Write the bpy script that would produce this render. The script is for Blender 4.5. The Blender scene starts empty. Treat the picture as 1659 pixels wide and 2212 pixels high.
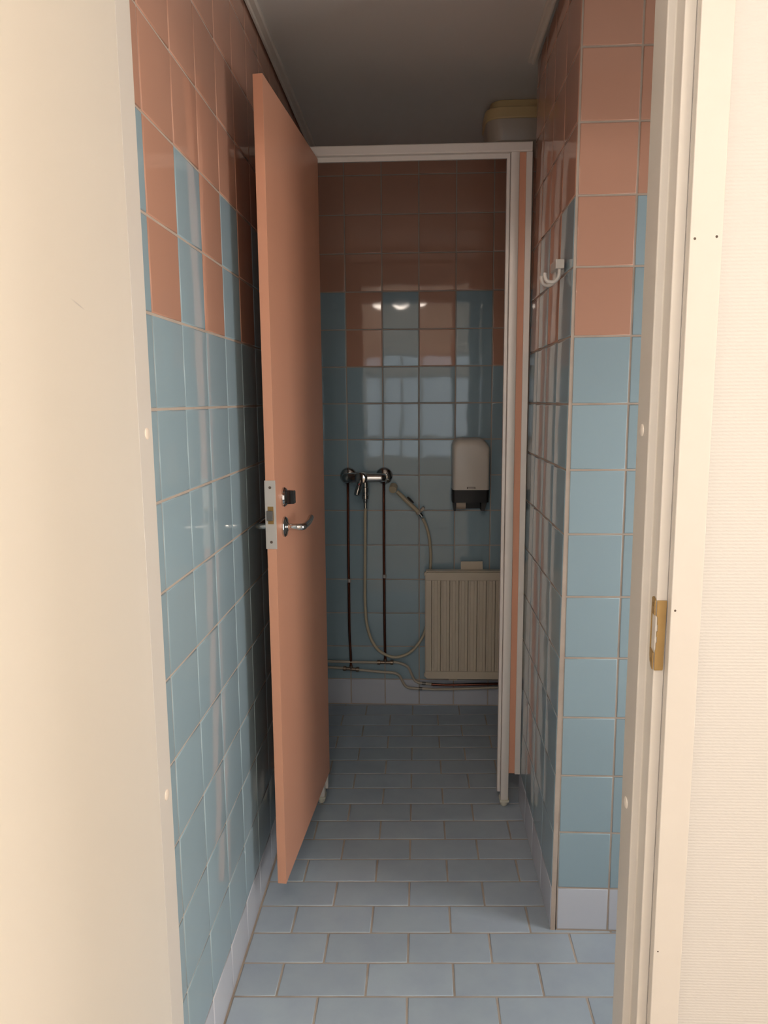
import bpy, bmesh, math, random
from mathutils import Vector, Matrix

scn = bpy.context.scene
C = scn.collection
random.seed(7)

# ------------------------------------------------------------------ camera
cam_d = bpy.data.cameras.new('camera')
cam = bpy.data.objects.new('camera', cam_d)
C.objects.link(cam)
R = Matrix(((0.99891, -0.04668, 0.00085), (0.04604, 0.98789, 0.14814), (-0.00775, -0.14794, 0.98897)))
M = Matrix.Identity(4)
for r in range(3):
    M[r][0] = R[r][0]; M[r][1] = R[r][2]; M[r][2] = -R[r][1]
M[0][3], M[1][3], M[2][3] = 0.0, 0.0, 1.3569
cam.matrix_world = M
cam_d.sensor_fit = 'VERTICAL'; cam_d.sensor_height = 24.0
cam_d.lens = 1606.73 / 2212 * 24.0
cam_d.clip_start = 0.02
scn.camera = cam

# ------------------------------------------------------------------ light levels
LAMP = 26.0            # hallway ceiling lamp, emission strength
LAMP_COL = (1.0, 0.86, 0.74)
BATH = 5.6            # unseen pane added round the corner of the pier to fill the washroom
BATH_COL = (1.0, 0.93, 0.87)
SIDE = 4.4            # glowing pane added at the right-hand hallway end for side light
SIDE_COL = (1.0, 0.88, 0.74)
WIN = 1.5              # hallway window daylight
WIN_COL = (0.80, 0.90, 1.0)
scn.view_settings.view_transform = 'Standard'
scn.view_settings.look = 'None'
scn.view_settings.gamma = 1.0
scn.view_settings.use_curve_mapping = False
scn.view_settings.exposure = 0.34
w = bpy.data.worlds.new('world'); scn.world = w; w.use_nodes = True
w.node_tree.nodes['Background'].inputs[0].default_value = (0.6, 0.7, 0.8, 1)
w.node_tree.nodes['Background'].inputs[1].default_value = 0.3
LAMPS = [(-0.18, -0.45), (1.35, -0.60), (-1.35, -0.60)]  # first one mirrored in the tiles, other two added to light the hall walls
HX0, HX1, HY, HC = -1.9, 1.9, -1.45, 2.40     # hallway extents

# ------------------------------------------------------------------ materials
def srgb(r, g, b):
    f = lambda c: (c / 255 / 12.92) if c / 255 <= 0.04045 else ((c / 255 + 0.055) / 1.055) ** 2.4
    return (f(r), f(g), f(b), 1)

def mat(name, col, rough=0.5, metal=0.0, ior=1.5, bump=None, vary=0.0, mottle=None, emit=None, coat=0.0, trans=0.0):
    m = bpy.data.materials.new(name); m.use_nodes = True
    nt = m.node_tree; b = nt.nodes['Principled BSDF']
    b.inputs['Base Color'].default_value = col
    b.inputs['Roughness'].default_value = rough
    b.inputs['Metallic'].default_value = metal
    b.inputs['IOR'].default_value = ior
    b.inputs['Coat Weight'].default_value = coat
    if trans: b.inputs['Transmission Weight'].default_value = trans
    tc = nt.nodes.new('ShaderNodeTexCoord')
    src = None
    if mottle:                      # (scale, amount, second colour)
        n = nt.nodes.new('ShaderNodeTexNoise'); n.inputs['Scale'].default_value = mottle[0]
        n.inputs['Detail'].default_value = 6; n.inputs['Roughness'].default_value = 0.6
        nt.links.new(tc.outputs['Object'], n.inputs['Vector'])
        rmp = nt.nodes.new('ShaderNodeMapRange'); rmp.inputs[1].default_value = 0.35; rmp.inputs[2].default_value = 0.68
        rmp.inputs[3].default_value = 0; rmp.inputs[4].default_value = mottle[1]
        nt.links.new(n.outputs['Fac'], rmp.inputs[0])
        mx = nt.nodes.new('ShaderNodeMix'); mx.data_type = 'RGBA'
        mx.inputs['A'].default_value = col; mx.inputs['B'].default_value = mottle[2]
        nt.links.new(rmp.outputs[0], mx.inputs['Factor'])
        src = mx.outputs['Result']
        nt.links.new(src, b.inputs['Base Color'])
    if vary:
        g = nt.nodes.new('ShaderNodeNewGeometry')
        mr = nt.nodes.new('ShaderNodeMapRange'); mr.inputs[3].default_value = 1 - vary; mr.inputs[4].default_value = 1 + vary
        nt.links.new(g.outputs['Random Per Island'], mr.inputs[0])
        hs = nt.nodes.new('ShaderNodeHueSaturation'); hs.inputs['Color'].default_value = col
        if src: nt.links.new(src, hs.inputs['Color'])
        nt.links.new(mr.outputs[0], hs.inputs['Value'])
        nt.links.new(hs.outputs[0], b.inputs['Base Color'])
    if bump:                        # (scale vector, strength, distance, detail)
        mp = nt.nodes.new('ShaderNodeMapping'); mp.inputs['Scale'].default_value = bump[0]
        nt.links.new(tc.outputs['Object'], mp.inputs['Vector'])
        n = nt.nodes.new('ShaderNodeTexNoise'); n.inputs['Scale'].default_value = 1.0
        n.inputs['Detail'].default_value = bump[3]
        nt.links.new(mp.outputs[0], n.inputs['Vector'])
        bp = nt.nodes.new('ShaderNodeBump'); bp.inputs['Strength'].default_value = bump[1]
        bp.inputs['Distance'].default_value = bump[2]
        nt.links.new(n.outputs['Fac'], bp.inputs['Height']); nt.links.new(bp.outputs[0], b.inputs['Normal'])
    if emit:
        b.inputs['Emission Color'].default_value = (*emit[0], 1); b.inputs['Emission Strength'].default_value = emit[1]
    return m

WAVE = ((9, 9, 9), 1.0, 0.0007, 1.0)
m_pink = mat('pink_tile', (0.52, 0.285, 0.205, 1), 0.06, bump=WAVE, vary=0.04)
m_blue = mat('blue_tile', (0.305, 0.42, 0.485, 1), 0.06, bump=WAVE, vary=0.04)
m_base = mat('pale_blue_base_tile', (0.54, 0.57, 0.64, 1), 0.12, bump=WAVE, vary=0.03)
m_grout = mat('wall_grout', (0.49, 0.42, 0.36, 1), 0.85, mottle=(18, 0.5, (0.36, 0.28, 0.23, 1)))
m_fgrout = mat('floor_grout', (0.50, 0.44, 0.38, 1), 0.9, mottle=(9, 0.6, (0.27, 0.23, 0.20, 1)))
m_floor = mat('blue_floor_tile', (0.42, 0.51, 0.59, 1), 0.42, vary=0.05, mottle=(11, 0.55, (0.35, 0.42, 0.53, 1)), bump=((60, 60, 60), 0.25, 0.0006, 4))
m_ceil = mat('ceiling_board', (0.62, 0.60, 0.57, 1), 0.8, bump=((300, 300, 300), 0.15, 0.0004, 2))
m_trimg = mat('grey_ceiling_moulding', (0.68, 0.64, 0.58, 1), 0.5)
m_dark = mat('dark_gap', (0.03, 0.025, 0.02, 1), 0.9)
m_white = mat('white_frame_paint', (0.66, 0.625, 0.58, 1), 0.35, bump=((25, 25, 6), 0.25, 0.0006, 3), mottle=(14, 0.12, (0.56, 0.51, 0.45, 1)))
m_jamb = m_white
m_leaf = mat('cream_door_paint', (0.84, 0.785, 0.70, 1), 0.35, bump=((12, 12, 12), 0.1, 0.0005, 2))
m_lam = mat('pink_laminate', (0.66, 0.33, 0.215, 1), 0.42, bump=((500, 500, 500), 0.15, 0.0003, 1))
m_alu = mat('grey_aluminium', (0.74, 0.70, 0.66, 1), 0.45, metal=0.25)
m_plate = mat('pale_steel_plate', (0.55, 0.52, 0.49, 1), 0.4, metal=0.3)
m_chrome = mat('chrome', (0.62, 0.60, 0.58, 1), 0.08, metal=1.0)
m_black = mat('black_plastic', (0.007, 0.006, 0.006, 1), 0.5)
m_gloss = mat('black_gloss', (0.01, 0.009, 0.009, 1), 0.08)
m_brass = mat('aged_brass', (0.40, 0.26, 0.10, 1), 0.45, metal=0.45, mottle=(60, 0.4, (0.33, 0.21, 0.08, 1)))
m_brassd = mat('dark_brass_slot', (0.28, 0.17, 0.05, 1), 0.5, metal=0.2)
m_latch = mat('latch_metal', (0.16, 0.15, 0.14, 1), 0.35, metal=0.6)
m_tee = mat('dull_nickel', (0.22, 0.17, 0.13, 1), 0.35, metal=0.7)
m_copper = mat('dark_copper', (0.16, 0.055, 0.035, 1), 0.22, metal=0.85)
m_cream = mat('cream_painted_pipe', (0.50, 0.44, 0.35, 1), 0.4, mottle=(40, 0.3, (0.38, 0.33, 0.27, 1)))
m_hose = mat('cream_plastic_hose', (0.53, 0.46, 0.33, 1), 0.35)
m_hand = mat('cream_plastic', (0.52, 0.44, 0.30, 1), 0.35)
m_rad = mat('cream_radiator_enamel', (0.66, 0.58, 0.46, 1), 0.35, mottle=(8, 0.2, (0.55, 0.47, 0.37, 1)))
m_disp = mat('white_plastic_cover', (0.68, 0.62, 0.55, 1), 0.32)
m_paper = mat('paper_roll', (0.55, 0.45, 0.35, 1), 0.8)
m_red = mat('red_dot', (0.35, 0.01, 0.01, 1), 0.3)
m_hook = mat('white_plastic_hook', (0.66, 0.62, 0.58, 1), 0.3)
m_footp = mat('ivory_plastic_foot', (0.62, 0.60, 0.50, 1), 0.4)
m_yel = mat('yellowed_plastic', (0.55, 0.40, 0.20, 1), 0.4)
m_opal = mat('dull_opal_plastic', (0.42, 0.35, 0.28, 1), 0.35)
m_cap = mat('white_plastic_cap', (0.85, 0.79, 0.72, 1), 0.3)
m_capd = mat('cream_plastic_cap', (0.80, 0.70, 0.60, 1), 0.3)
m_hole = mat('old_screw_hole', (0.10, 0.075, 0.06, 1), 0.9)
m_hfloor = mat('hallway_linoleum', (0.42, 0.36, 0.30, 1), 0.35, mottle=(5, 0.4, (0.36, 0.30, 0.25, 1)))
m_hwall = mat('hallway_wall_paint', (0.78, 0.74, 0.68, 1), 0.7)
m_lampe = mat('lit_diffuser', (0.9, 0.9, 0.9, 1), 0.4, emit=(LAMP_COL, LAMP))
m_bath = mat('added_fill_pane', (0.5, 0.5, 0.5, 1), 0.4, emit=(BATH_COL, BATH))
m_side = mat('added_side_pane', (0.5, 0.5, 0.5, 1), 0.2, emit=(SIDE_COL, SIDE))
m_sky = mat('daylight_pane', (0.5, 0.6, 0.7, 1), 0.1, emit=(WIN_COL, WIN))

# wallpaper: short broken horizontal ridges
m_paperw = mat('ribbed_wallpaper', (0.62, 0.60, 0.575, 1), 0.6)
nt = m_paperw.node_tree; tc = nt.nodes.new('ShaderNodeTexCoord')
mp = nt.nodes.new('ShaderNodeMapping'); mp.inputs['Scale'].default_value = (170, 170, 330)
nz = nt.nodes.new('ShaderNodeTexNoise'); nz.inputs['Scale'].default_value = 1; nz.inputs['Detail'].default_value = 1.5
wv = nt.nodes.new('ShaderNodeTexWave'); wv.bands_direction = 'Z'; wv.inputs['Scale'].default_value = 68.0; wv.inputs['Distortion'].default_value = 1.5
wv.inputs['Detail Scale'].default_value = 3
mu = nt.nodes.new('ShaderNodeMath'); mu.operation = 'MULTIPLY'
bp = nt.nodes.new('ShaderNodeBump'); bp.inputs['Strength'].default_value = 0.6; bp.inputs['Distance'].default_value = 0.0007
nt.links.new(tc.outputs['Object'], mp.inputs['Vector']); nt.links.new(mp.outputs[0], nz.inputs['Vector'])
nt.links.new(tc.outputs['Object'], wv.inputs['Vector'])
nt.links.new(nz.outputs['Fac'], mu.inputs[0]); nt.links.new(wv.outputs['Fac'], mu.inputs[1])
nt.links.new(mu.outputs[0], bp.inputs['Height']); nt.links.new(bp.outputs[0], nt.nodes['Principled BSDF'].inputs['Normal'])

# scuff on the open door leaf: a stroke of its own shape in object space
nt = m_leaf.node_tree; tc = nt.nodes.new('ShaderNodeTexCoord')
mp = nt.nodes.new('ShaderNodeMapping'); mp.vector_type = 'TEXTURE'
mp.inputs['Location'].default_value = (0.0, 0.872, 1.470); mp.inputs['Rotation'].default_value = (math.radians(-14), 0, 0)
mp.inputs['Scale'].default_value = (1, 0.020, 0.0014)
ln = nt.nodes.new('ShaderNodeVectorMath'); ln.operation = 'LENGTH'
ss = nt.nodes.new('ShaderNodeMapRange'); ss.inputs[1].default_value = 0.3; ss.inputs[2].default_value = 1.0; ss.inputs[3].default_value = 0.4; ss.inputs[4].default_value = 0
mx = nt.nodes.new('ShaderNodeMix'); mx.data_type = 'RGBA'; mx.inputs['A'].default_value = (0.84, 0.785, 0.70, 1); mx.inputs['B'].default_value = (0.38, 0.36, 0.36, 1)
sp = nt.nodes.new('ShaderNodeSeparateXYZ'); cb = nt.nodes.new('ShaderNodeCombineXYZ')
nt.links.new(tc.outputs['Object'], mp.inputs['Vector']); nt.links.new(mp.outputs[0], sp.inputs[0])
nt.links.new(sp.outputs[1], cb.inputs[1]); nt.links.new(sp.outputs[2], cb.inputs[2])
nt.links.new(cb.outputs[0], ln.inputs[0]); nt.links.new(ln.outputs['Value'], ss.inputs[0])
nt.links.new(ss.outputs[0], mx.inputs['Factor']); nt.links.new(mx.outputs['Result'], nt.nodes['Principled BSDF'].inputs['Base Color'])

# ------------------------------------------------------------------ helpers
def obj(name, bm, m, parent=None, smooth=False, bevel=0.0, label=None):
    bmesh.ops.recalc_face_normals(bm, faces=bm.faces)
    me = bpy.data.meshes.new(name); bm.to_mesh(me); bm.free()
    for mm in (m if isinstance(m, (list, tuple)) else [m]): me.materials.append(mm)
    o = bpy.data.objects.new(name, me); C.objects.link(o)
    if parent is not None:
        o.parent = parent
        o.matrix_parent_inverse = Matrix.Identity(4)
        if '_base' in parent:           # geometry is written in room coordinates
            pass
    if smooth:
        for p in me.polygons: p.use_smooth = True
        try: me.set_sharp_from_angle(angle=math.radians(38))
        except Exception: pass
    if bevel:
        md = o.modifiers.new('bevel', 'BEVEL'); md.width = bevel; md.segments = 2; md.limit_method = 'ANGLE'
        for p in me.polygons: p.use_smooth = True
        md.harden_normals = True
    if label: o['label'] = label
    return o

def place(parent_loc, o):
    """shift mesh data written in room coordinates into the parent's own frame"""
    o.data.transform(Matrix.Translation(-Vector(parent_loc)))

def thing(name, label, cat, loc, group=None):
    o = bpy.data.objects.new(name, None); C.objects.link(o)
    o.empty_display_size = 0.05
    o.location = loc; o['label'] = label; o['category'] = cat
    if group: o['group'] = group
    return o

def part(name, bm, m, parent, smooth=False, bevel=0.0, label=None, room=True):
    """part whose mesh is written in room coordinates, parented under `parent`"""
    o = obj(name, bm, m, parent, smooth, bevel, label)
    if room:
        loc = Vector((0, 0, 0)); p = parent
        while p is not None:
            loc += p.location; p = p.parent
        o.data.transform(Matrix.Translation(-loc))
    return o

def struct(name, bm, m, **k):
    o = obj(name, bm, m, **k); o['kind'] = 'structure'; return o

def add_box(bm, x0, x1, y0, y1, z0, z1, mi=0, shear=None):
    vs = [bm.verts.new((x, y, z)) for x in (x0, x1) for y in (y0, y1) for z in (z0, z1)]
    for f in ((0, 1, 3, 2), (4, 6, 7, 5), (0, 4, 5, 1), (2, 3, 7, 6), (0, 2, 6, 4), (1, 5, 7, 3)):
        fc = bm.faces.new([vs[i] for i in f]); fc.material_index = mi
    return vs

def box(*a):
    bm = bmesh.new(); add_box(bm, *a); return bm

def add_prism(bm, pts, axis, a0, a1, mi=0):
    """polygon pts (2D) extruded along axis ('x','y','z') from a0 to a1"""
    def P(p, a):
        return {'x': (a, p[0], p[1]), 'y': (p[0], a, p[1]), 'z': (p[0], p[1], a)}[axis]
    A = [bm.verts.new(P(p, a0)) for p in pts]; B = [bm.verts.new(P(p, a1)) for p in pts]
    n = len(pts)
    bm.faces.new(A).material_index = mi; bm.faces.new(B[::-1]).material_index = mi
    for i in range(n):
        bm.faces.new((A[i], A[(i + 1) % n], B[(i + 1) % n], B[i])).material_index = mi

def add_tube(bm, pts, r, seg=16, mi=0, caps=True):
    pts = [Vector(p) for p in pts]; n = len(pts)
    rr = r if isinstance(r, (list, tuple)) else [r] * n
    t0 = (pts[1] - pts[0]).normalized()
    up = Vector((0, 0, 1)) if abs(t0.z) < 0.9 else Vector((0, 1, 0))
    u = t0.cross(up).normalized(); rings = []
    for i, p in enumerate(pts):
        t = (pts[min(i + 1, n - 1)] - pts[max(i - 1, 0)]).normalized()
        u = (u - t * u.dot(t)).normalized(); v = t.cross(u)
        rings.append([bm.verts.new(p + (u * math.cos(2 * math.pi * k / seg) + v * math.sin(2 * math.pi * k / seg)) * rr[i]) for k in range(seg)])
    for a, b in zip(rings, rings[1:]):
        for k in range(seg):
            bm.faces.new((a[k], a[(k + 1) % seg], b[(k + 1) % seg], b[k])).material_index = mi
    if caps:
        bm.faces.new(rings[0][::-1]).material_index = mi; bm.faces.new(rings[-1]).material_index = mi

def tube(pts, r, seg=16):
    bm = bmesh.new(); add_tube(bm, pts, r, seg); return bm

def add_lathe(bm, c, d, prof, seg=28, mi=0):
    """profile [(dist along d, radius)] turned about the axis d through c"""
    c = Vector(c); d = Vector(d).normalized()
    add_tube(bm, [c + d * (p[0] + i * 1e-6) for i, p in enumerate(prof)], [max(p[1], 1e-4) for p in prof], seg, mi)

def lathe(c, d, prof, seg=28):
    bm = bmesh.new(); c = Vector(c); d = Vector(d).normalized()
    up = Vector((0, 0, 1)) if abs(d.z) < 0.9 else Vector((0, 1, 0))
    u = d.cross(up).normalized(); v = d.cross(u); rings = []
    for a, r in prof:
        rings.append([bm.verts.new(c + d * a + (u * math.cos(2 * math.pi * k / seg) + v * math.sin(2 * math.pi * k / seg)) * max(r, 1e-4)) for k in range(seg)])
    for a, b in zip(rings, rings[1:]):
        for k in range(seg): bm.faces.new((a[k], a[(k + 1) % seg], b[(k + 1) % seg], b[k]))
    bm.faces.new(rings[0][::-1]); bm.faces.new(rings[-1])
    return bm

def smooth_path(pts, n=8):
    """Catmull-Rom through pts"""
    P = [Vector(p) for p in pts]; P = [P[0] * 2 - P[1]] + P + [P[-1] * 2 - P[-2]]; out = []
    for i in range(1, len(P) - 2):
        for k in range(n):
            t = k / n; a, b, c, d = P[i - 1], P[i], P[i + 1], P[i + 2]
            out.append(0.5 * ((2 * b) + (c - a) * t + (2 * a - 5 * b + 4 * c - d) * t * t + (3 * b - a - 3 * c + d) * t ** 3))
    out.append(P[-2]); return out

def rrect(x0, x1, z0, z1, r, n=5):
    rs = r if isinstance(r, (list, tuple)) else [r] * 4      # bl, br, tr, tl
    out = []
    for (cx, cz, a0, rad) in ((x0 + rs[0], z0 + rs[0], 180, rs[0]), (x1 - rs[1], z0 + rs[1], 270, rs[1]), (x1 - rs[2], z1 - rs[2], 0, rs[2]), (x0 + rs[3], z1 - rs[3], 90, rs[3])):
        for k in range(n + 1):
            a = math.radians(a0 + 90 * k / n); out.append((cx + rad * math.cos(a), cz + rad * math.sin(a)))
    return out

# tiles: every tile has its own raised, soft-edged face set in a grout bed
def add_tile(bm, O, U, V, N, u0, u1, v0, v1, mi, g=0.0046, tilt=0.0012, h=0.0016, soft=0.0016):
    u0 += g / 2; u1 -= g / 2; v0 += g / 2; v1 -= g / 2
    if u1 - u0 < 0.006 or v1 - v0 < 0.006: return
    a, b = random.uniform(-tilt, tilt), random.uniform(-tilt, tilt)
    cu, cv = (u0 + u1) / 2, (v0 + v1) / 2
    rings = []
    for ins, hh in ((0, -0.003), (0.0, h * 0.25), (soft * 0.3, h * 0.7), (soft * 0.8, h * 0.95), (soft * 1.6, h)):
        ring = []
        for (uu, vv) in ((u0 + ins, v0 + ins), (u1 - ins, v0 + ins), (u1 - ins, v1 - ins), (u0 + ins, v1 - ins)):
            hq = hh + (0 if hh < 0 else a * (uu - cu) + b * (vv - cv))
            ring.append(bm.verts.new(O + U * uu + V * vv + N * hq))
        rings.append(ring)
    for p, q in zip(rings, rings[1:]):
        for k in range(4):
            f = bm.faces.new((p[k], p[(k + 1) % 4], q[(k + 1) % 4], q[k])); f.material_index = mi; f.smooth = True
    f = bm.faces.new(rings[-1]); f.material_index = mi; f.smooth = True

PITCH = 0.153; HB = 0.1217; ZC = 2.345
ROWS = [(0.004, HB, 'base')] + [(HB + k * PITCH, min(HB + (k + 1) * PITCH, ZC), k) for k in range(15)]
def row_mat(k, blue_col):
    if k == 'base': return 3
    if k < 9: return 2
    if k < 11: return 2 if blue_col else 1
    return 1

def tiled_wall(name, O, U, N, edges, blue, thick, skip=None, lean=0.0):
    """edges: joint positions along U; blue(i): column is blue in the checker band"""
    O, U, N = Vector(O), Vector(U), Vector(N); V = Vector((lean, 0, 1))
    bm = bmesh.new()
    e0, e1 = edges[0], edges[-1]
    c = [O + U * a + V * b - N * t for t in (0.0003, thick) for a in (e0, e1) for b in (0, ZC + 0.02)]
    vs = [bm.verts.new(p) for p in c]
    for f in ((0, 1, 3, 2), (4, 6, 7, 5), (0, 4, 5, 1), (2, 3, 7, 6), (0, 2, 6, 4), (1, 5, 7, 3)):
        bm.faces.new([vs[i] for i in f]).material_index = 0
    for i in range(len(edges) - 1):
        for (z0, z1, k) in ROWS:
            add_tile(bm, O, U, V, N, edges[i], edges[i + 1], z0, z1, row_mat(k, blue(i)))
    bmesh.ops.recalc_face_normals(bm, faces=[f for f in bm.faces if f.material_index == 0])
    me = bpy.data.meshes.new(name); bm.to_mesh(me); bm.free()
    for mm in (m_grout, m_pink, m_blue, m_base): me.materials.append(mm)
    o = bpy.data.objects.new(name, me); C.objects.link(o); o['kind'] = 'structure'
    return o

# fixed dimensions of the room
XL, XR = -0.4312, 0.3445        # left wall, pier side
YB, YP = 3.187, 1.7586          # back wall, pier face
YF0, YF1 = 1.010, 1.095         # wall with the doorway
YQ = 2.34                       # cubicle front
XE = 1.40                       # right side of the room
XE2 = 0.80

# ------------------------------------------------------------------ structure: bathroom
le = [YF1] + [1.2172 + k * PITCH for k in range(13)] + [YB]
# left wall: U runs along +Y, normal +X
tiled_wall('wall_left', (XL, 0, 0), (0, 1, 0), (1, 0, 0), le, lambda i: i % 2 == 0, 0.10)
be = [XL] + [-0.3047 + k * PITCH for k in range(8)]
be = [e for e in be if e < XE2] + [XE2]
tiled_wall('wall_back', (0, YB, 0), (1, 0, 0), (0, -1, 0), be, lambda i: i % 2 == 0, 0.10)
# pier: face towards the doorway, and its side in the passage
pe = [XR + 0.0085, XR + 0.139] + [XR + 0.139 + PITCH * k for k in range(1, 6)] + [XE]
tiled_wall('wall_pier_front', (0, YP, 0), (1, 0, 0), (0, -1, 0), pe, lambda i: i % 2 == 1, 0.06, lean=0.0).location = (0, 0, 0)
se = [YP, 1.914, 2.069, 2.222, 2.378]
ps = tiled_wall('wall_pier_side', (XR - 0.006, 0, 0), (0, 1, 0), (-1, 0, 0), se, lambda i: i % 2 == 0, 0.012, lean=0.006)
# rest of the pier behind the tiles
struct('wall_pier_core', box(XR + 0.009, XE, YP + 0.062, 2.374, 0, ZC + 0.02), m_hwall)
for nm, O, U, N, ed in (('wall_right', (XE, 0, 0), (0, 1, 0), (-1, 0, 0), [YF1, 1.25, 1.403, 1.556, 1.709, YP]),
                        ('wall_right_back', (XE2, 0, 0), (0, 1, 0), (-1, 0, 0), [2.374, 2.45, 2.603, 2.756, 2.909, 3.062, YB])):
    tiled_wall(nm, O, U, N, ed, lambda i: i % 2 == 1, 0.08)

# floor: half-bond tiles, the courses run very slightly askew
bm = bmesh.new()
SH = 0.036
vs = add_box(bm, XL - 0.1, XE + 0.08, YF1 - 0.001, YB + 0.1, -0.1, -0.0004)
fb = bm.faces[:]
U = Vector((1, SH, 0)); V = Vector((0, 1, 0)); N = Vector((0, 0, 1))
PX, PY = 0.2055, 0.1035
for j in range(-6, 18):
    v0 = 1.529 + j * PY
    off = -0.124 if j % 2 == 0 else -0.0275
    for i in range(-3, 9):
        u0 = off + i * PX; u1 = u0 + PX
        a, b = max(u0, XL + 0.002), min(u1, XE)
        if b - a < 0.01: continue
        um = (a + b) / 2
        y0, y1 = v0 + SH * um, v0 + PY + SH * um
        if y1 < YF1 - 0.05 or y0 > YB: continue
        add_tile(bm, Vector((0, 0, 0)), U, V, N, a, b, v0, v0 + PY, 1, g=0.0052, tilt=0.002, h=0.0012, soft=0.002)
# trim tiles against the straight edges of the room
for co, no in (((0, YB, 0), (0, 1, 0)), ((0, YF1 - 0.001, 0), (0, -1, 0))):
    bmesh.ops.bisect_plane(bm, geom=[g for g in bm.verts[:] + bm.edges[:] + bm.faces[:]], plane_co=co, plane_no=no, clear_outer=True)
me = bpy.data.meshes.new('floor'); bm.to_mesh(me); bm.free()
me.materials.append(m_fgrout); me.materials.append(m_floor)
o = bpy.data.objects.new('floor', me); C.objects.link(o); o['kind'] = 'structure'

struct('ceiling', box(XL - 0.1, XE + 0.08, YF0 + 0.05, YB + 0.1, ZC, ZC + 0.12), m_ceil)
# ceiling mouldings
def moulding(x0, x1, y0, y1):
    bm = bmesh.new()
    s = 1 if x1 > x0 else -1
    add_prism(bm, [(x0, ZC), (x1, ZC), (x1, ZC - 0.007), (x1 - s * 0.003, ZC - 0.012), (x0 + s * 0.012, ZC - 0.012), (x0 + s * 0.009, ZC - 0.017), (x0 + s * 0.004, ZC - 0.017), (x0 + s * 0.004, ZC - 0.004), (x0, ZC - 0.004)], 'y', y0, y1)
    return bm
struct('trim_1', moulding(XL + 0.002, XL + 0.030, YF1, YB - 0.004), m_trimg)
struct('trim_2', moulding(XR - 0.001, XR - 0.024, YP - 0.0, 2.372), m_trimg)

# ------------------------------------------------------------------ structure: wall with the doorway and the hallway
JL, JR, HZ = -0.3955, 0.315, 2.06
bm = bmesh.new()
add_box(bm, HX0, JL - 0.0265, YF0, YF1 - 0.002, 0, HC)
add_box(bm, JR + 0.0265, HX1, YF0, YF1 - 0.002, 0, HC)
add_box(bm, JL - 0.0265, JR + 0.0265, YF0, YF1 - 0.002, HZ + 0.02, HC)
struct('wall_front', bm, m_paperw)
struct('floor_hall', box(HX0, HX1, HY, YF1 - 0.002, -0.1, -0.0005), m_hfloor)
struct('ceiling_hall', box(HX0, HX1, HY, YF0, HC, HC + 0.1), m_hwall)
struct('wall_hall_left', box(HX0 - 0.1, HX0, HY, YF1, 0, HC), m_hwall)
struct('wall_hall_right', box(HX1, HX1 + 0.1, HY, YF1, 0, HC), m_hwall)
bm = bmesh.new()                          # far hallway wall with a window opening
WX0, WX1, WZ0, WZ1 = -1.00, 0.80, 0.75, 1.75
add_box(bm, HX0, WX0, HY - 0.2, HY, 0, HC); add_box(bm, WX1, HX1, HY - 0.2, HY, 0, HC)
add_box(bm, WX0, WX1, HY - 0.2, HY, 0, WZ0); add_box(bm, WX0, WX1, HY - 0.2, HY, WZ1, HC)
struct('wall_hall_far', bm, m_hwall)
bm = bmesh.new()
for a in ((WX0, WX0 + 0.05, WZ0, WZ1), (WX1 - 0.05, WX1, WZ0, WZ1), (WX0 + .05, WX1 - .05, WZ0, WZ0 + 0.05), (WX0 + .05, WX1 - .05, WZ1 - 0.05, WZ1), (-0.20, -0.14, WZ0 + .05, WZ1 - .05)):
    add_box(bm, a[0], a[1], HY - 0.12, HY - 0.06, a[2], a[3])
w1 = struct('window_1', bm, m_white)
pn = part('glowing_pane', box(WX0 + .04, WX1 - .04, HY - 0.1, HY - 0.085, WZ0 + .04, WZ1 - .04), m_sky, w1)

bm = bmesh.new()
for a in ((-1.15, -1.10, 0.70, 2.00), (0.30, 0.35, 0.70, 2.00), (-1.10, 0.30, 0.70, 0.75), (-1.10, 0.30, 1.95, 2.00)):
    add_box(bm, HX1 - 0.04, HX1 - 0.0005, a[0], a[1], a[2], a[3])
w3 = struct('added_pane_hall', bm, m_white)  # frame of an unseen pane, added to light the door leaf and left wall
part('glowing_pane', box(HX1 - 0.03, HX1 - 0.02, -1.101, 0.301, 0.749, 1.951), m_side, w3)

# door frame (jambs with rebate, casings) -------------------------------------
def jamb_profile(side):
    """plan outline of one jamb; side +1 right, -1 left. x measured outward from the opening"""
    x = lambda d: (JR + d) if side > 0 else (JL - d)
    return [(x(0), 1.095), (x(0), 1.0415), (x(0.0012), 1.040), (x(0.0103), 1.040), (x(0.0117), 1.0385), (x(0.0117), 1.0112), (x(0.0128), 1.010),
            (x(0.0262), 1.010), (x(0.0262), 1.095)]
bm = bmesh.new(); add_prism(bm, jamb_profile(1), 'z', 0, HZ)
fr = struct('trim_3', bm, m_white, bevel=0.0012)
bm = bmesh.new(); add_prism(bm, jamb_profile(-1), 'z', 0, HZ)
fl = struct('trim_4', bm, m_white, bevel=0.0012)
struct('trim_5', box(JL - 0.026, JR + 0.026, 1.010, 1.095, HZ, HZ + 0.0195), m_white)
# casings on the hallway side
cs = struct('trim_6', box(JR + 0.0266, JR + 0.0676, 0.9955, 1.0098, 0, HZ + 0.06), m_white, bevel=0.0015)
c2 = struct('trim_7', box(JL - 0.0676, JL - 0.0266, 0.9955, 1.0098, 0, HZ + 0.06), m_white, bevel=0.0015)
struct('trim_8', box(JL - 0.0264, JR + 0.0264, 0.9955, 1.0098, HZ + 0.021, HZ + 0.06), m_white, bevel=0.0015)
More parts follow.
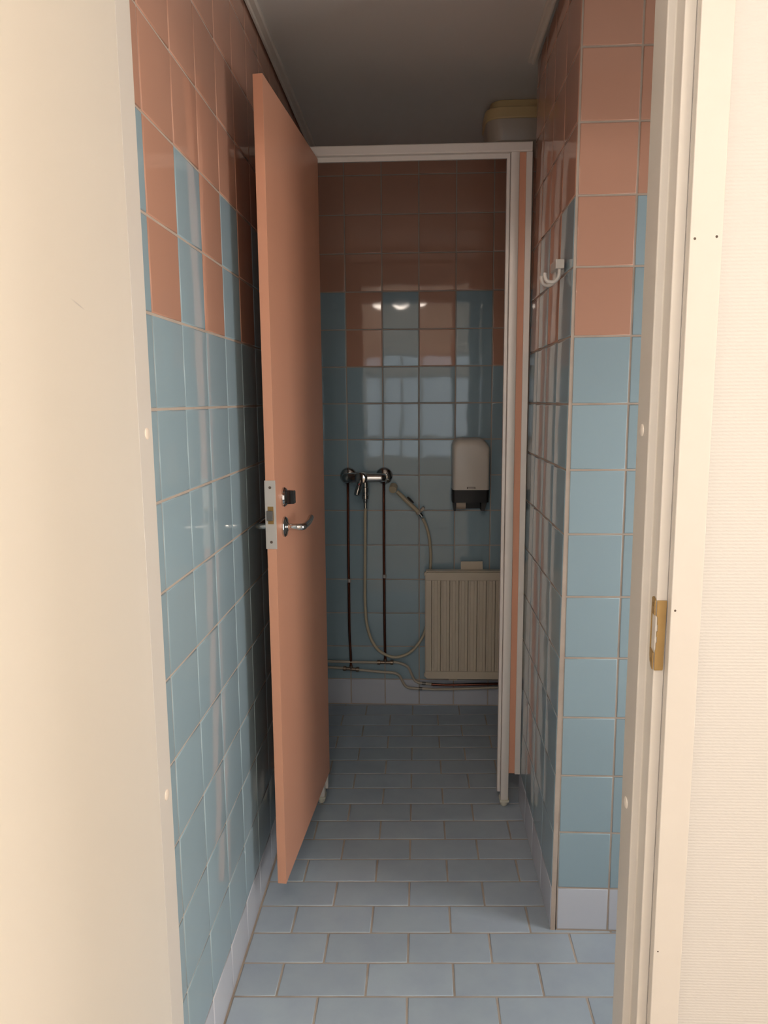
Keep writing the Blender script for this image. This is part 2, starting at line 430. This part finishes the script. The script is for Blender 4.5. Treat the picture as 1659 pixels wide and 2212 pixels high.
# screw caps in the jambs
for z in (1.313, 0.749):
    part('screw_cap', lathe((JR + 0.0003, 1.071, z), (-1, 0, 0), [(0, 0.0088), (0.0012, 0.0085), (0.0022, 0.006), (0.0025, 0.001)]), m_cap, fr, smooth=True)
    part('screw_cap', lathe((JL - 0.0003, 1.072, z - 0.001), (1, 0, 0), [(0, 0.0088), (0.0012, 0.0085), (0.0022, 0.006), (0.0025, 0.001)]), m_capd, fl, smooth=True)
# old screw holes and nicks in the casing and frame
for (x, z, r) in ((0.3480, 1.556, 0.0018), (0.3750, 1.558, 0.0018), (0.3475, 1.072, 0.0017), (0.3480, 0.5590, 0.0013)):
    part('screw_hole', lathe((x, 0.9957, z), (0, -1, 0), [(0, r), (0.0004, r * 0.9)], 12), m_hole, cs)
# brass strike plate let into the rebate
bm = bmesh.new()
XF = JR + 0.0117
# wide flange on the front of the frame, lower corner rounded; notched edge at the latch opening
wide = [(XF + 0.0005, 0.9825), (XF + 0.0115, 0.9825), (XF + 0.0125, 0.984), (XF + 0.0150 - 0.0012, 1.0825), (XF + 0.0005, 1.0825),
        (XF + 0.0005, 1.0600), (XF + 0.0020, 1.0585), (XF + 0.0020, 1.0480), (XF + 0.0028, 1.0475), (XF + 0.0028, 1.0390), (XF + 0.0014, 1.0383),
        (XF + 0.0014, 1.0310), (XF + 0.0024, 1.0303), (XF + 0.0024, 1.0225), (XF + 0.0012, 1.0218), (XF + 0.0012, 1.0120), (XF + 0.0005, 1.0110)]
add_prism(bm, wide, 'y', 1.0078, 1.0098)
st = part('strike_plate', bm, m_brass, fr, bevel=0.0004, label='brass strike plate with a cut-out for the latch')
bm = bmesh.new()
XS = XF - 0.0022
add_prism(bm, [(1.0100, 1.0608), (1.0100, 1.0825), (1.0185, 1.0860), (1.0235, 1.084), (1.0240, 1.0608 + 0.0025)], 'x', XS, XS + 0.0018)
add_prism(bm, [(1.0100, 1.0075), (1.0100, 0.9830), (1.0165, 0.9860), (1.0220, 0.9925), (1.0240, 1.001), (1.0240, 1.0110)], 'x', XS, XS + 0.0018)
add_prism(bm, [(1.0230, 1.011), (1.0240, 1.011), (1.0240, 1.0633), (1.0230, 1.0633)], 'x', XS, XS + 0.0018)
part('side_flange', bm, m_brass, st, bevel=0.0003)
for z in (1.0755, 0.9955):
    part('screw', lathe((XS + 0.0001, 1.0167, z), (-1, 0, 0), [(0, 0.0034), (0.0006, 0.0028), (0.0007, 0.0005)], 16), m_brassd, st, smooth=True)

# open entrance door leaf, swung into the hallway ------------------------------
d1 = thing('door_1', 'cream painted entrance door standing open on the left', 'door', (JL, 1.04, 0.0))
del d1['label']; del d1['category']; d1['kind'] = 'structure'
bm = bmesh.new(); add_prism(bm, rrect(JL - 0.037, JL + 0.001, 0.325, 1.0385, 0.0015, 3), 'z', 0.012, 2.05)
lf = obj('door_leaf', bm, m_leaf, d1, smooth=True)
lf.location = (-JL, -1.04, 0)
for z in (0.25, 1.05, 1.85):
    part('hinge', lathe((JL - 0.043, 1.006, z - 0.04), (0, 0, 1), [(0, 0.006), (0.08, 0.006)], 14), m_plate, d1, smooth=True)

# hallway ceiling lamps: one behind the camera, outer two added to brighten the hall ---------------------------------------------------------
for (lx, ly), where in zip(LAMPS, ('straight behind the camera', 'added on the wallpapered side', 'added on the side of the open door')):
    hl = thing('hallway_lamp', 'lit round hallway ceiling lamp, the one ' + where, 'ceiling lamp', (lx, ly, HC), 'round ceiling lamps in the hallway')
    part('housing', lathe((lx, ly, HC - 0.0005), (0, 0, -1), [(0, 0.165), (0.02, 0.165), (0.022, 0.155)], 40), m_white, hl, smooth=True)
    part('lamp_diffuser', lathe((lx, ly, HC - 0.022), (0, 0, -1), [(0, 0.12), (0.02, 0.135), (0.06, 0.145), (0.10, 0.135), (0.135, 0.105), (0.155, 0.06), (0.162, 0.01)], 40), m_lampe, hl, smooth=True)

bm = bmesh.new()
for a in ((1.115, 1.155, 0.40, 1.68), (1.545, 1.59, 0.40, 1.68), (1.155, 1.545, 0.40, 0.45), (1.155, 1.545, 1.63, 1.68)):
    add_box(bm, XE - 0.03, XE - 0.0018, a[0], a[1], a[2], a[3])
w2 = struct('added_pane_bath', bm, m_white)  # frame of an unseen pane, added to brighten the front of the washroom
part('glowing_pane', box(XE - 0.020, XE - 0.012, 1.153, 1.547, 0.448, 1.632), m_bath, w2)

# ------------------------------------------------------------------ cubicle front
pf = thing('cubicle_frame', 'grey aluminium cubicle frame with top rail and posts on ivory feet', 'partition', (0.0, YQ, 0.0))
bm = bmesh.new(); add_prism(bm, [(YQ - 0.004, 2.079), (YQ - 0.006, 2.082), (YQ - 0.006, 2.1035), (YQ - 0.004, 2.106), (YQ + 0.034, 2.106), (YQ + 0.034, 2.079)], 'x', XL + 0.003, XR - 0.010)
part('top_rail', bm, m_alu, pf)
part('door_stop', box(-0.335, 0.272, YQ + 0.014, YQ + 0.022, 2.066, 2.079), m_alu, pf, label='thin dark stop strip under the rail')
def post(x0, x1, sx0, sx1):
    bm = bmesh.new(); add_prism(bm, rrect(x0, x1, YQ, YQ + 0.034, 0.002, 2), 'z', 0.030, 2.0788)
    p = part('post', bm, m_alu, pf, smooth=True)
    part('rubber_strip', box(sx0, sx1, YQ + 0.0135, YQ + 0.030, 0.052, 2.066), m_alu, p, bevel=0.001)
    g0, g1 = (sx1 - 0.0025, sx1 + 0.0005) if sx0 < x0 else (sx0 - 0.0005, sx0 + 0.0025)
    cx = (x0 + x1) / 2
    bm = lathe((cx, YQ + 0.015, 0.0), (0, 0, 1), [(0.0012, 0.006), (0.006, 0.0115), (0.014, 0.0135), (0.0222, 0.0135)], 20)
    bm2 = add_prism(bm, rrect(x0 - 0.003, x1 + 0.003, YQ - 0.003, YQ + 0.036, 0.003, 2), 'z', 0.0222, 0.0298)
    part('foot', bm, m_footp, p, smooth=True, label='ivory plastic foot')
    return p
post(0.2735, 0.2985, 0.2625, 0.2725)
post(-0.3450, -0.3200, -0.3190, -0.3090)
part('fixed_panel', box(0.2990, 0.3215, YQ + 0.004, YQ + 0.026, 0.1235, 2.0788), m_lam, pf, label='narrow orange-pink laminate strip')
part('fixed_panel', box(-0.409, -0.3455, YQ + 0.004, YQ + 0.026, 0.1235, 2.0788), m_lam, pf, label='orange-pink laminate strip')
part('wall_channel', box(0.3183, 0.3362, YQ - 0.001, YQ + 0.0035, 0.1225, 2.0788), m_alu, pf, bevel=0.0008)
part('wall_channel', box(-0.4285, -0.405, YQ - 0.001, YQ + 0.0035, 0.1225, 2.0788), m_alu, pf, bevel=0.0008)

# cubicle door: local frame, s along width from free edge, t out of the inner face, z up
A = Vector((-0.3425, 1.745, 0)); B = Vector((-0.3000, 2.336, 0))
S = (B - A).normalized(); T = Vector((S.y, -S.x, 0))      # T points into the passage (+X)
W_D = (B - A).length; TH = 0.0225
cd = thing('cubicle_door', 'pink laminate cubicle door standing open towards the doorway', 'door', (B.x, B.y, 0.124))
def L(s, t, z): return A + S * s + T * t + Vector((0, 0, z))
def lbox(s0, s1, t0, t1, z0, z1):
    bm = bmesh.new()
    vs = [bm.verts.new(L(s, t, z)) for s in (s0, s1) for t in (t0, t1) for z in (z0, z1)]
    for f in ((0, 1, 3, 2), (4, 6, 7, 5), (0, 4, 5, 1), (2, 3, 7, 6), (0, 2, 6, 4), (1, 5, 7, 3)): bm.faces.new([vs[i] for i in f])
    return bm
part('door_panel', lbox(0, W_D, -TH, 0, 0.124, 2.071), m_lam, cd, bevel=0.0006)
lp = part('lock_plate', lbox(-0.0022, 0.0, -TH - 0.0022, 0.0022, 1.0055, 1.1715), m_plate, cd, bevel=0.0005, label='pale grey lock plate on the door edge')
part('latch_slot', lbox(-0.0026, -0.0019, -TH + 0.0045, -TH + 0.0185, 1.0665, 1.1090), m_brassd, lp)
part('latch_bolt', lbox(-0.010, -0.0022, -TH + 0.003, -TH + 0.0175, 1.0755, 1.0990), m_latch, lp, bevel=0.001)
for z in (1.1545, 1.0225):
    part('screw', lathe(L(-0.0021, -TH / 2, z), -S, [(0, 0.0036), (0.0006, 0.0030), (0.0008, 0.0006)], 16), m_hole, lp, smooth=True)
SC = 0.078
tr = part('thumb_turn_rose', lathe(L(SC, 0, 1.122), T, [(0, 0.0245), (0.004, 0.0245), (0.008, 0.021), (0.0095, 0.012)]), m_chrome, cd, smooth=True)
bm = bmesh.new()
# thumb turn: a broad black grip standing off the rose
prof = [(0.0095, 0.0155), (0.012, 0.0175), (0.028, 0.0165), (0.030, 0.0150)]
for (t0, h0), (t1, h1) in zip(prof, prof[1:]):
    vs = [bm.verts.new(L(SC + ds, t, 1.122 + dz)) for (t, h) in ((t0, h0), (t1, h1)) for (ds, dz) in ((-0.007, -h), (0.007, -h), (0.007, h), (-0.007, h))]
    for k in range(4): bm.faces.new((vs[k], vs[(k + 1) % 4], vs[4 + (k + 1) % 4], vs[4 + k]))
bmesh.ops.remove_doubles(bm, verts=bm.verts, dist=1e-6)
bmesh.ops.holes_fill(bm, edges=bm.edges)
part('thumb_turn', bm, m_gloss, cd, bevel=0.0012, label='black thumb turn')
def handle(sign):
    off = 0 if sign > 0 else -TH
    D = T * sign
    P = lambda s, o, z: L(s, 0, z) + T * off + D * o
    rose = part('handle_rose', lathe(P(SC, 0, 1.047), D, [(0, 0.0255), (0.004, 0.0255), (0.0075, 0.022), (0.009, 0.012), (0.012, 0.0085)]), m_chrome, cd, smooth=True)
    path = smooth_path([P(SC, 0.008, 1.047), P(SC, 0.028, 1.047), P(SC + 0.002, 0.040, 1.0465), P(SC + 0.012, 0.047, 1.046), P(SC + 0.035, 0.048, 1.047), P(SC + 0.070, 0.0475, 1.0490), P(SC + 0.108, 0.045, 1.0545)], 7)
    n = len(path)
    rr = [0.0085 if i / n < 0.45 else 0.0085 - 0.0015 * (i / n - 0.45) for i in range(n)]
    part('lever', tube(path, rr, 18), m_chrome, cd, smooth=True)
handle(1); handle(-1)
for z in (0.30, 1.95):
    part('hinge', lathe(L(W_D - 0.004, -TH - 0.004, z - 0.035), (0, 0, 1), [(0, 0.005), (0.07, 0.005)], 14), m_alu, cd, smooth=True)

# ------------------------------------------------------------------ things on the back wall
W = YB - 0.0016
# shower mixer
mxr = thing('shower_mixer', 'chrome single-lever shower mixer on the blue tiles', 'tap', (-0.226, W, 1.037))
for x in (-0.302, -0.148):
    part('wall_rose', lathe((x, W, 1.038), (0, -1, 0), [(0, 0.0370), (0.006, 0.0370), (0.013, 0.033), (0.018, 0.024), (0.020, 0.0165), (0.045, 0.0155)]), m_chrome, mxr, smooth=True)
part('mixer_body', lathe((-0.3255, W - 0.060, 1.035), (1, 0, 0), [(0, 0.008), (0.003, 0.015), (0.010, 0.0205), (0.03, 0.022), (0.062, 0.0225), (0.064, 0.0265), (0.098, 0.0265), (0.100, 0.0225), (0.115, 0.0205), (0.165, 0.0195), (0.183, 0.016), (0.190, 0.008)]), m_chrome, mxr, smooth=True)
hd = part('mixer_head', lathe((-0.236, W - 0.055, 1.037), (-0.12, -1, 0.0), [(0, 0.0225), (0.03, 0.0225), (0.032, 0.0255), (0.052, 0.025), (0.058, 0.020), (0.060, 0.010)]), m_chrome, mxr, smooth=True)
bm = tube(smooth_path([(-0.242, W - 0.104, 1.030), (-0.247, W - 0.112, 1.010), (-0.254, W - 0.120, 0.985), (-0.2585, W - 0.126, 0.966)], 5), [0.010] + [0.0105] * 6 + [0.0125] * 8 + [0.007], 18)
part('lever', bm, m_chrome, mxr, smooth=True)
part('temperature_mark', lathe((-0.247, W - 0.121, 1.014), (0, -1, 0), [(0, 0.0045), (0.002, 0.0035)], 16), m_red, mxr, smooth=True, label='small red dot')
part('outlet', lathe((-0.2265, W - 0.060, 1.018), (0, 0, -1), [(0, 0.0115), (0.022, 0.0115), (0.024, 0.0145), (0.045, 0.0145), (0.047, 0.0125), (0.056, 0.0125), (0.058, 0.0148), (0.072, 0.0145), (0.075, 0.0105), (0.088, 0.0095), (0.090, 0.0078), (0.113, 0.0075)]), m_chrome, mxr, smooth=True)
# hose
hp = [(-0.2268, W - 0.060, 0.910), (-0.229, W - 0.052, 0.86), (-0.231, W - 0.042, 0.75), (-0.234, W - 0.037, 0.59), (-0.2345, W - 0.036, 0.48), (-0.228, W - 0.036, 0.387), (-0.206, W - 0.036, 0.311), (-0.170, W - 0.036, 0.263),
      (-0.114, W - 0.035, 0.2375), (-0.065, W - 0.033, 0.245), (-0.028, W - 0.030, 0.268), (0.002, W - 0.027, 0.304), (0.024, W - 0.0245, 0.345), (0.043, W - 0.022, 0.42), (0.0515, W - 0.021, 0.52), (0.050, W - 0.022, 0.629), (0.0515, W - 0.028, 0.699),
      (0.0445, W - 0.036, 0.776), (0.031, W - 0.042, 0.827), (0.0165, W - 0.045, 0.8595)]
sh = obj('shower_hose', tube(smooth_path(hp, 10), 0.0064, 14), m_hose, smooth=True)
sh['label'] = 'cream plastic shower hose hanging in a loop below the mixer'; sh['category'] = 'hose'
# hand shower
hs = thing('hand_shower', 'cream hand shower held at a slant beside the mixer', 'hand shower', (0.008, W - 0.045, 0.872))
a = Vector((0.003, W - 0.045, 0.882)); b = Vector((-0.092, W - 0.050, 0.975)); d = (b - a)
part('grip', tube([a, a + d * .08, a + d * .5, a + d * .85, b], [0.0082, 0.0092, 0.0092, 0.0085, 0.0080], 18), m_hand, hs, smooth=True)
part('shower_head', lathe((-0.108, W - 0.034, 0.990), (-0.12, -0.9, -0.42), [(-0.016, 0.010), (-0.012, 0.0165), (0.010, 0.0175), (0.018, 0.0165), (0.019, 0.008)], 22), m_hand, hs, smooth=True)
bm = bmesh.new()
c0 = a + d * 0.38 + Vector((0.0115, -0.002, 0.0085)); c1 = a + d * 0.66 + Vector((0.0115, -0.002, 0.0085))
add_tube(bm, [c0, c0 + (c1 - c0) * .2, c0 + (c1 - c0) * .7, c1], [0.002, 0.0035, 0.0045, 0.003], 12)
part('trigger', bm, m_black, hs, smooth=True, label='black trigger')
part('hose_nut', tube([a + Vector((0.012, 0, -0.0155)), a + Vector((0.006, 0, -0.008)), a + Vector((-0.004, 0, 0.004))], [0.0075, 0.0082, 0.0098], 18), m_chrome, hs, smooth=True, label='dark chrome nut')
hk = thing('shower_bracket', 'small plastic wall bracket holding the hand shower', 'bracket', (0.012, W, 0.890))
bm = bmesh.new(); add_box(bm, -0.006, 0.006, W - 0.030, W, 0.0, 0.024)
bmesh.ops.rotate(bm, verts=bm.verts, cent=(0, W, 0.012), matrix=Matrix.Rotation(math.radians(45), 3, 'Y'))
bmesh.ops.translate(bm, verts=bm.verts, vec=(0.0145, 0, 0.882))
part('bracket_arm', bm, m_opal, hk, bevel=0.0015)
bm = bmesh.new(); cc = a + Vector((-0.002, 0, 0.001)); dn = d.normalized()
bm = lathe(cc - dn * 0.003, dn, [(-0.0005, 0.0100), (0, 0.0118), (0.010, 0.0118), (0.0105, 0.0100)], 22)
part('bracket_ring', bm, m_opal, hk, smooth=True)

# copper risers
def riser(label, pts, clipz, tee):
    t = thing('riser_pipe', label, 'pipe', tee, 'copper risers under the shower mixer')
    part('pipe', tube(smooth_path(pts, 6), 0.0056, 14), m_copper, t, smooth=True)
    x = pts[1][0]
    c = lathe((x, W - 0.020, clipz - 0.0075), (0, 0, 1), [(0, 0.0085), (0.015, 0.0085)], 18)
    add_box(c, x - 0.005, x + 0.005, W - 0.014, W + 0.001, clipz - 0.006, clipz + 0.006)
    part('pipe_clip', c, m_plate, t, bevel=0.0005, label='small metal wall clip')
riser('dark copper riser pipe, the one further left below the mixer', [(-0.302, W - 0.040, 1.022), (-0.304, W - 0.022, 0.97), (-0.306, W - 0.020, 0.746), (-0.3065, W - 0.020, 0.577), (-0.307, W - 0.020, 0.36), (-0.303, W - 0.020, 0.25), (-0.302, W - 0.020, 0.188)], 0.580, (-0.302, W, 0.176))
riser('dark copper riser pipe, nearer the radiator below the mixer', [(-0.149, W - 0.040, 1.022), (-0.150, W - 0.022, 0.97), (-0.151, W - 0.020, 0.746), (-0.151, W - 0.020, 0.596), (-0.151, W - 0.020, 0.36), (-0.149, W - 0.020, 0.218)], 0.600, (-0.149, W, 0.208))
# supply pipes with tee fittings
def supply(label, runs, tee, extra=None):
    t = thing('supply_pipe', label, 'pipe', (tee[0], W, tee[1]), 'cream supply pipes low on the back wall')
    for r_ in runs:
        part('pipe', tube(smooth_path([(x, W - 0.020 - (k if False else 0), z) for (x, z) in r_], 8), 0.0058, 14), m_cream, t, smooth=True)
    x, z, sl = tee
    cx = Vector((x, W - 0.020, z)); dx = Vector((1, 0, sl)).normalized()
    bm = lathe(cx - dx * 0.036, dx, [(0, 0.0085), (0.001, 0.0105), (0.013, 0.0105), (0.0145, 0.0075), (0.0575, 0.0075), (0.059, 0.0105), (0.071, 0.0105), (0.072, 0.0085)], 6 * 3)
    add_tube(bm, [cx + Vector((0, 0, 0.002)), cx + Vector((0, 0, 0.016))], 0.0078, 18)
    part('tee_fitting', bm, m_tee, t, smooth=True, label='metal tee fitting')
    return t
up = supply('cream water pipe, higher of the pair low on the back wall', [[(XL + 0.004, 0.2105), (-0.30, 0.2085), (-0.185, 0.2065)], [(-0.113, 0.209), (-0.095, 0.207), (-0.070, 0.200), (-0.047, 0.185), (-0.033, 0.155), (-0.019, 0.126), (-0.002, 0.115), (0.018, 0.112), (0.055, 0.108)]], (-0.149, 0.2075, 0.0))
part('pipe', tube(smooth_path([(0.055, W - 0.020, 0.108), (0.070, W - 0.020, 0.1065), (0.157, W - 0.020, 0.1055), (0.35, W - 0.020, 0.112), (0.70, W - 0.020, 0.118)], 6), 0.0060, 14), m_copper, up, smooth=True, label='bare copper length')
lo = supply('cream water pipe, lower of the pair, just above the floor', [[(XL + 0.004, 0.1835), (-0.335, 0.179)], [(-0.269, 0.172), (-0.171, 0.163), (-0.122, 0.160), (-0.100, 0.155), (-0.084, 0.142), (-0.069, 0.112), (-0.058, 0.097), (-0.040, 0.0895), (0.009, 0.087), (0.114, 0.085), (0.35, 0.0955), (0.70, 0.105)]], (-0.302, 0.1755, -0.075))
for t_, x, z in ((up, 0.022, 0.1115), (lo, 0.007, 0.087)):
    part('pipe_clip', lathe((x - 0.008, W - 0.020, z), (1, 0, -0.05), [(0, 0.0072), (0.016, 0.0072)], 16), m_latch, t_, smooth=True, label='dark metal collar')

# paper dispenser
dp = thing('paper_dispenser', 'off-white paper dispenser with a black lower band, above the radiator', 'dispenser', (0.217, W, 0.90))
bm = bmesh.new()
outl = rrect(0.1405, 0.2955, 0.986, 1.2025, [0.001, 0.001, 0.048, 0.030], 8)
# arched top: lift the middle
outl = [(x, z - (0.006 * ((x - 0.215) / 0.075) ** 2 if z > 1.17 else 0)) for x, z in outl]
def loft(bm, outline, ylist, insets):
    cx = sum(p[0] for p in outline) / len(outline); cz = sum(p[1] for p in outline) / len(outline)
    zmin = min(p[1] for p in outline); rings = []
    for y, i in zip(ylist, insets):
        rings.append([bm.verts.new((cx + (x - cx) * (1 - i), y, zmin + (z - zmin) * (1 - i * 0.9))) for x, z in outline])
    n = len(outline)
    for p, q in zip(rings, rings[1:]):
        for k in range(n): bm.faces.new((p[k], p[(k + 1) % n], q[(k + 1) % n], q[k]))
    bm.faces.new(rings[0][::-1]); bm.faces.new(rings[-1])
loft(bm, outl, [W, W - 0.055, W - 0.075, W - 0.087, W - 0.093, W - 0.095], [0, 0, 0.012, 0.045, 0.10, 0.18])
part('cover', bm, m_disp, dp, smooth=True)
bm = bmesh.new(); add_prism(bm, rrect(0.1405, 0.2925, W - 0.090, W - 0.001, [0.012, 0.012, 0.001, 0.001], 4), 'z', 0.9325, 0.9855)
part('lower_band', bm, m_black, dp, smooth=True, label='black plastic band')
bm = bmesh.new()
add_prism(bm, [(0.1425, 0.9322), (0.1560, 0.9322), (0.1560, 0.8955), (0.1470, 0.8955)], 'y', W - 0.080, W - 0.001)
add_prism(bm, [(0.2620, 0.9322), (0.2860, 0.9322), (0.2760, 0.8955), (0.2620, 0.8955)], 'y', W - 0.080, W - 0.001)
add_box(bm, 0.1562, 0.2618, W - 0.012, W - 0.001, 0.8965, 0.9322)
part('side_guides', bm, m_black, dp)
part('paper_roll', lathe((0.1575, W - 0.045, 0.930), (1, 0, 0), [(0, 0.031), (0.040, 0.031)], 28), m_paper, dp, smooth=True, label='end of a paper roll')
bd = part('badge', box(0.2005, 0.2355, W - 0.0962, W - 0.0925, 0.9905, 0.9985), m_hole, dp, bevel=0.0008, label='small dark-edged badge')
part('badge_face', box(0.2035, 0.2325, W - 0.0968, W - 0.0960, 0.9925, 0.9965), m_disp, bd)

# radiator
rd = thing('radiator', 'cream ribbed panel radiator on the back wall near the floor', 'radiator', (0.27, W, 0.156))
x0, x1, z0, z1 = 0.0265, 0.52, 0.156, 0.636
yf = W - 0.088; yb = W - 0.052
bm = bmesh.new()
add_prism(bm, rrect(x0, x1, z0, z1, 0.012, 4), 'y', yb, yf + 0.0095)
# rounded front border (flat bands) and vertical ribs between them
GZ0, GZ1 = 0.194, 0.597
add_prism(bm, rrect(x0 + 0.003, x1 - 0.003, GZ1 + 0.001, z1 - 0.003, [0.001, 0.001, 0.010, 0.010], 4), 'y', yf + 0.0095, yf)
add_prism(bm, rrect(x0 + 0.003, x1 - 0.003, z0 + 0.003, GZ0 - 0.001, [0.010, 0.010, 0.001, 0.001], 4), 'y', yf + 0.0095, yf)
part('panel', bm, m_rad, rd, bevel=0.0015)
bm = bmesh.new(); g = 0.0545
prof = [(x0 + 0.003, yf + 0.006), (x0 + 0.004, yf + 0.001), (g - 0.004, yf + 0.0005)]
while g < x1 - 0.02:
    prof += [(g - 0.0016, yf + 0.0006), (g, yf + 0.0088), (g + 0.0016, yf + 0.0006), (g + 0.009, yf), (g + 0.0105, yf + 0.0008), (g + 0.0120, yf - 0.0010), (g + 0.0185, yf - 0.0014),
             (g + 0.0250, yf - 0.0010), (g + 0.0265, yf + 0.0008), (g + 0.0280, yf), (g + 0.0352, yf + 0.0004)]
    g += 0.0388
prof += [(x1 - 0.003, yf + 0.006)]
rows = []
for (z, k) in ((GZ0, 0.0), (GZ0 + 0.004, 0.7), (GZ0 + 0.012, 1), (GZ1 - 0.008, 1), (GZ1 - 0.003, 0.7), (GZ1, 0)):
    rows.append([bm.verts.new((x, yf + 0.001 + (y - yf - 0.001) * (0.25 + 0.75 * k), z)) for x, y in prof])
for p, q in zip(rows, rows[1:]):
    for k in range(len(prof) - 1): bm.faces.new((p[k], p[k + 1], q[k + 1], q[k]))
part('ribs', bm, m_rad, rd, smooth=True)
part('top_edge', box(x0 + 0.004, x1 - 0.004, yf + 0.004, yb, z1, z1 + 0.003), m_rad, rd, bevel=0.001)
bm = bmesh.new(); add_prism(bm, [(0.181, 0.60), (0.276, 0.60), (0.273, 0.6735), (0.180, 0.6725)], 'y', W - 0.0515, W - 0.0465)
add_box(bm, 0.19, 0.265, W - 0.0465, W, 0.645, 0.66)
part('wall_bracket', bm, m_rad, rd, bevel=0.001)
for z in (0.622, 0.170):
    part('end_plug', lathe((x0 + 0.001, (yf + yb) / 2 + 0.002, z), (-1, 0, 0), [(0, 0.0095), (0.003, 0.0095), (0.005, 0.007)], 12), m_rad, rd, smooth=True)
part('bottom_tab', box(0.130, 0.166, yf + 0.003, yf + 0.02, 0.152, 0.156), m_rad, rd)
for x in (0.12, 0.42):
    part('rear_bracket', box(x - 0.01, x + 0.01, yb, W, 0.30, 0.50), m_rad, rd)

# coat hook on the pier
hx = XR - 0.006 - 0.0016 + 0.004
ck = thing('coat_hook', 'white plastic double coat hook on the tiled pier', 'hook', (hx, 1.86, 1.665))
part('hook_bar', box(hx - 0.0205, hx, 1.822, 1.895, 1.660, 1.6815), m_hook, ck, bevel=0.002)
for y in (1.832, 1.880):
    x = hx - 0.010
    path = smooth_path([(x, y, 1.661), (x, y, 1.650), (x - 0.003, y + 0.001, 1.639), (x - 0.011, y + 0.003, 1.632), (x - 0.021, y + 0.005, 1.6315), (x - 0.029, y + 0.007, 1.637), (x - 0.032, y + 0.008, 1.648), (x - 0.0315, y + 0.008, 1.653)], 5)
    part('hook_arm', tube(path, 0.0047, 14), m_hook, ck, smooth=True)

# ceiling lamp over the cubicle (unlit)
cl = thing('ceiling_lamp', 'unlit rounded ceiling lamp with a yellowed base behind the top rail', 'ceiling lamp', (0.42, 2.75, ZC))
def plate(x0, x1, y0, y1, z0, z1, r):
    bm = bmesh.new(); add_prism(bm, rrect(x0, x1, y0, y1, r, 7), 'z', z0, z1); return bm
part('ceiling_plate', plate(0.243, 0.60, 2.665, 2.835, 2.318, ZC - 0.0005, 0.045), m_yel, cl, smooth=True, bevel=0.003)
part('rim', plate(0.224, 0.62, 2.645, 2.855, 2.280, 2.318, 0.055), m_yel, cl, smooth=True, bevel=0.005)
bm = bmesh.new(); rings = []
for z, i in ((2.28, 0.004), (2.235, 0.008), (2.215, 0.014), (2.207, 0.030)):
    rings.append([bm.verts.new((x, y, z)) for x, y in rrect(0.224 + i, 0.62 - i, 2.645 + i, 2.855 - i, 0.052, 7)])
for p, q in zip(rings, rings[1:]):
    for k in range(len(p)): bm.faces.new((p[k], p[(k + 1) % len(p)], q[(k + 1) % len(p)], q[k]))
bm.faces.new(rings[-1]); bm.faces.new(rings[0][::-1])
part('lamp_cover', bm, m_opal, cl, smooth=True, label='dull opal cover')
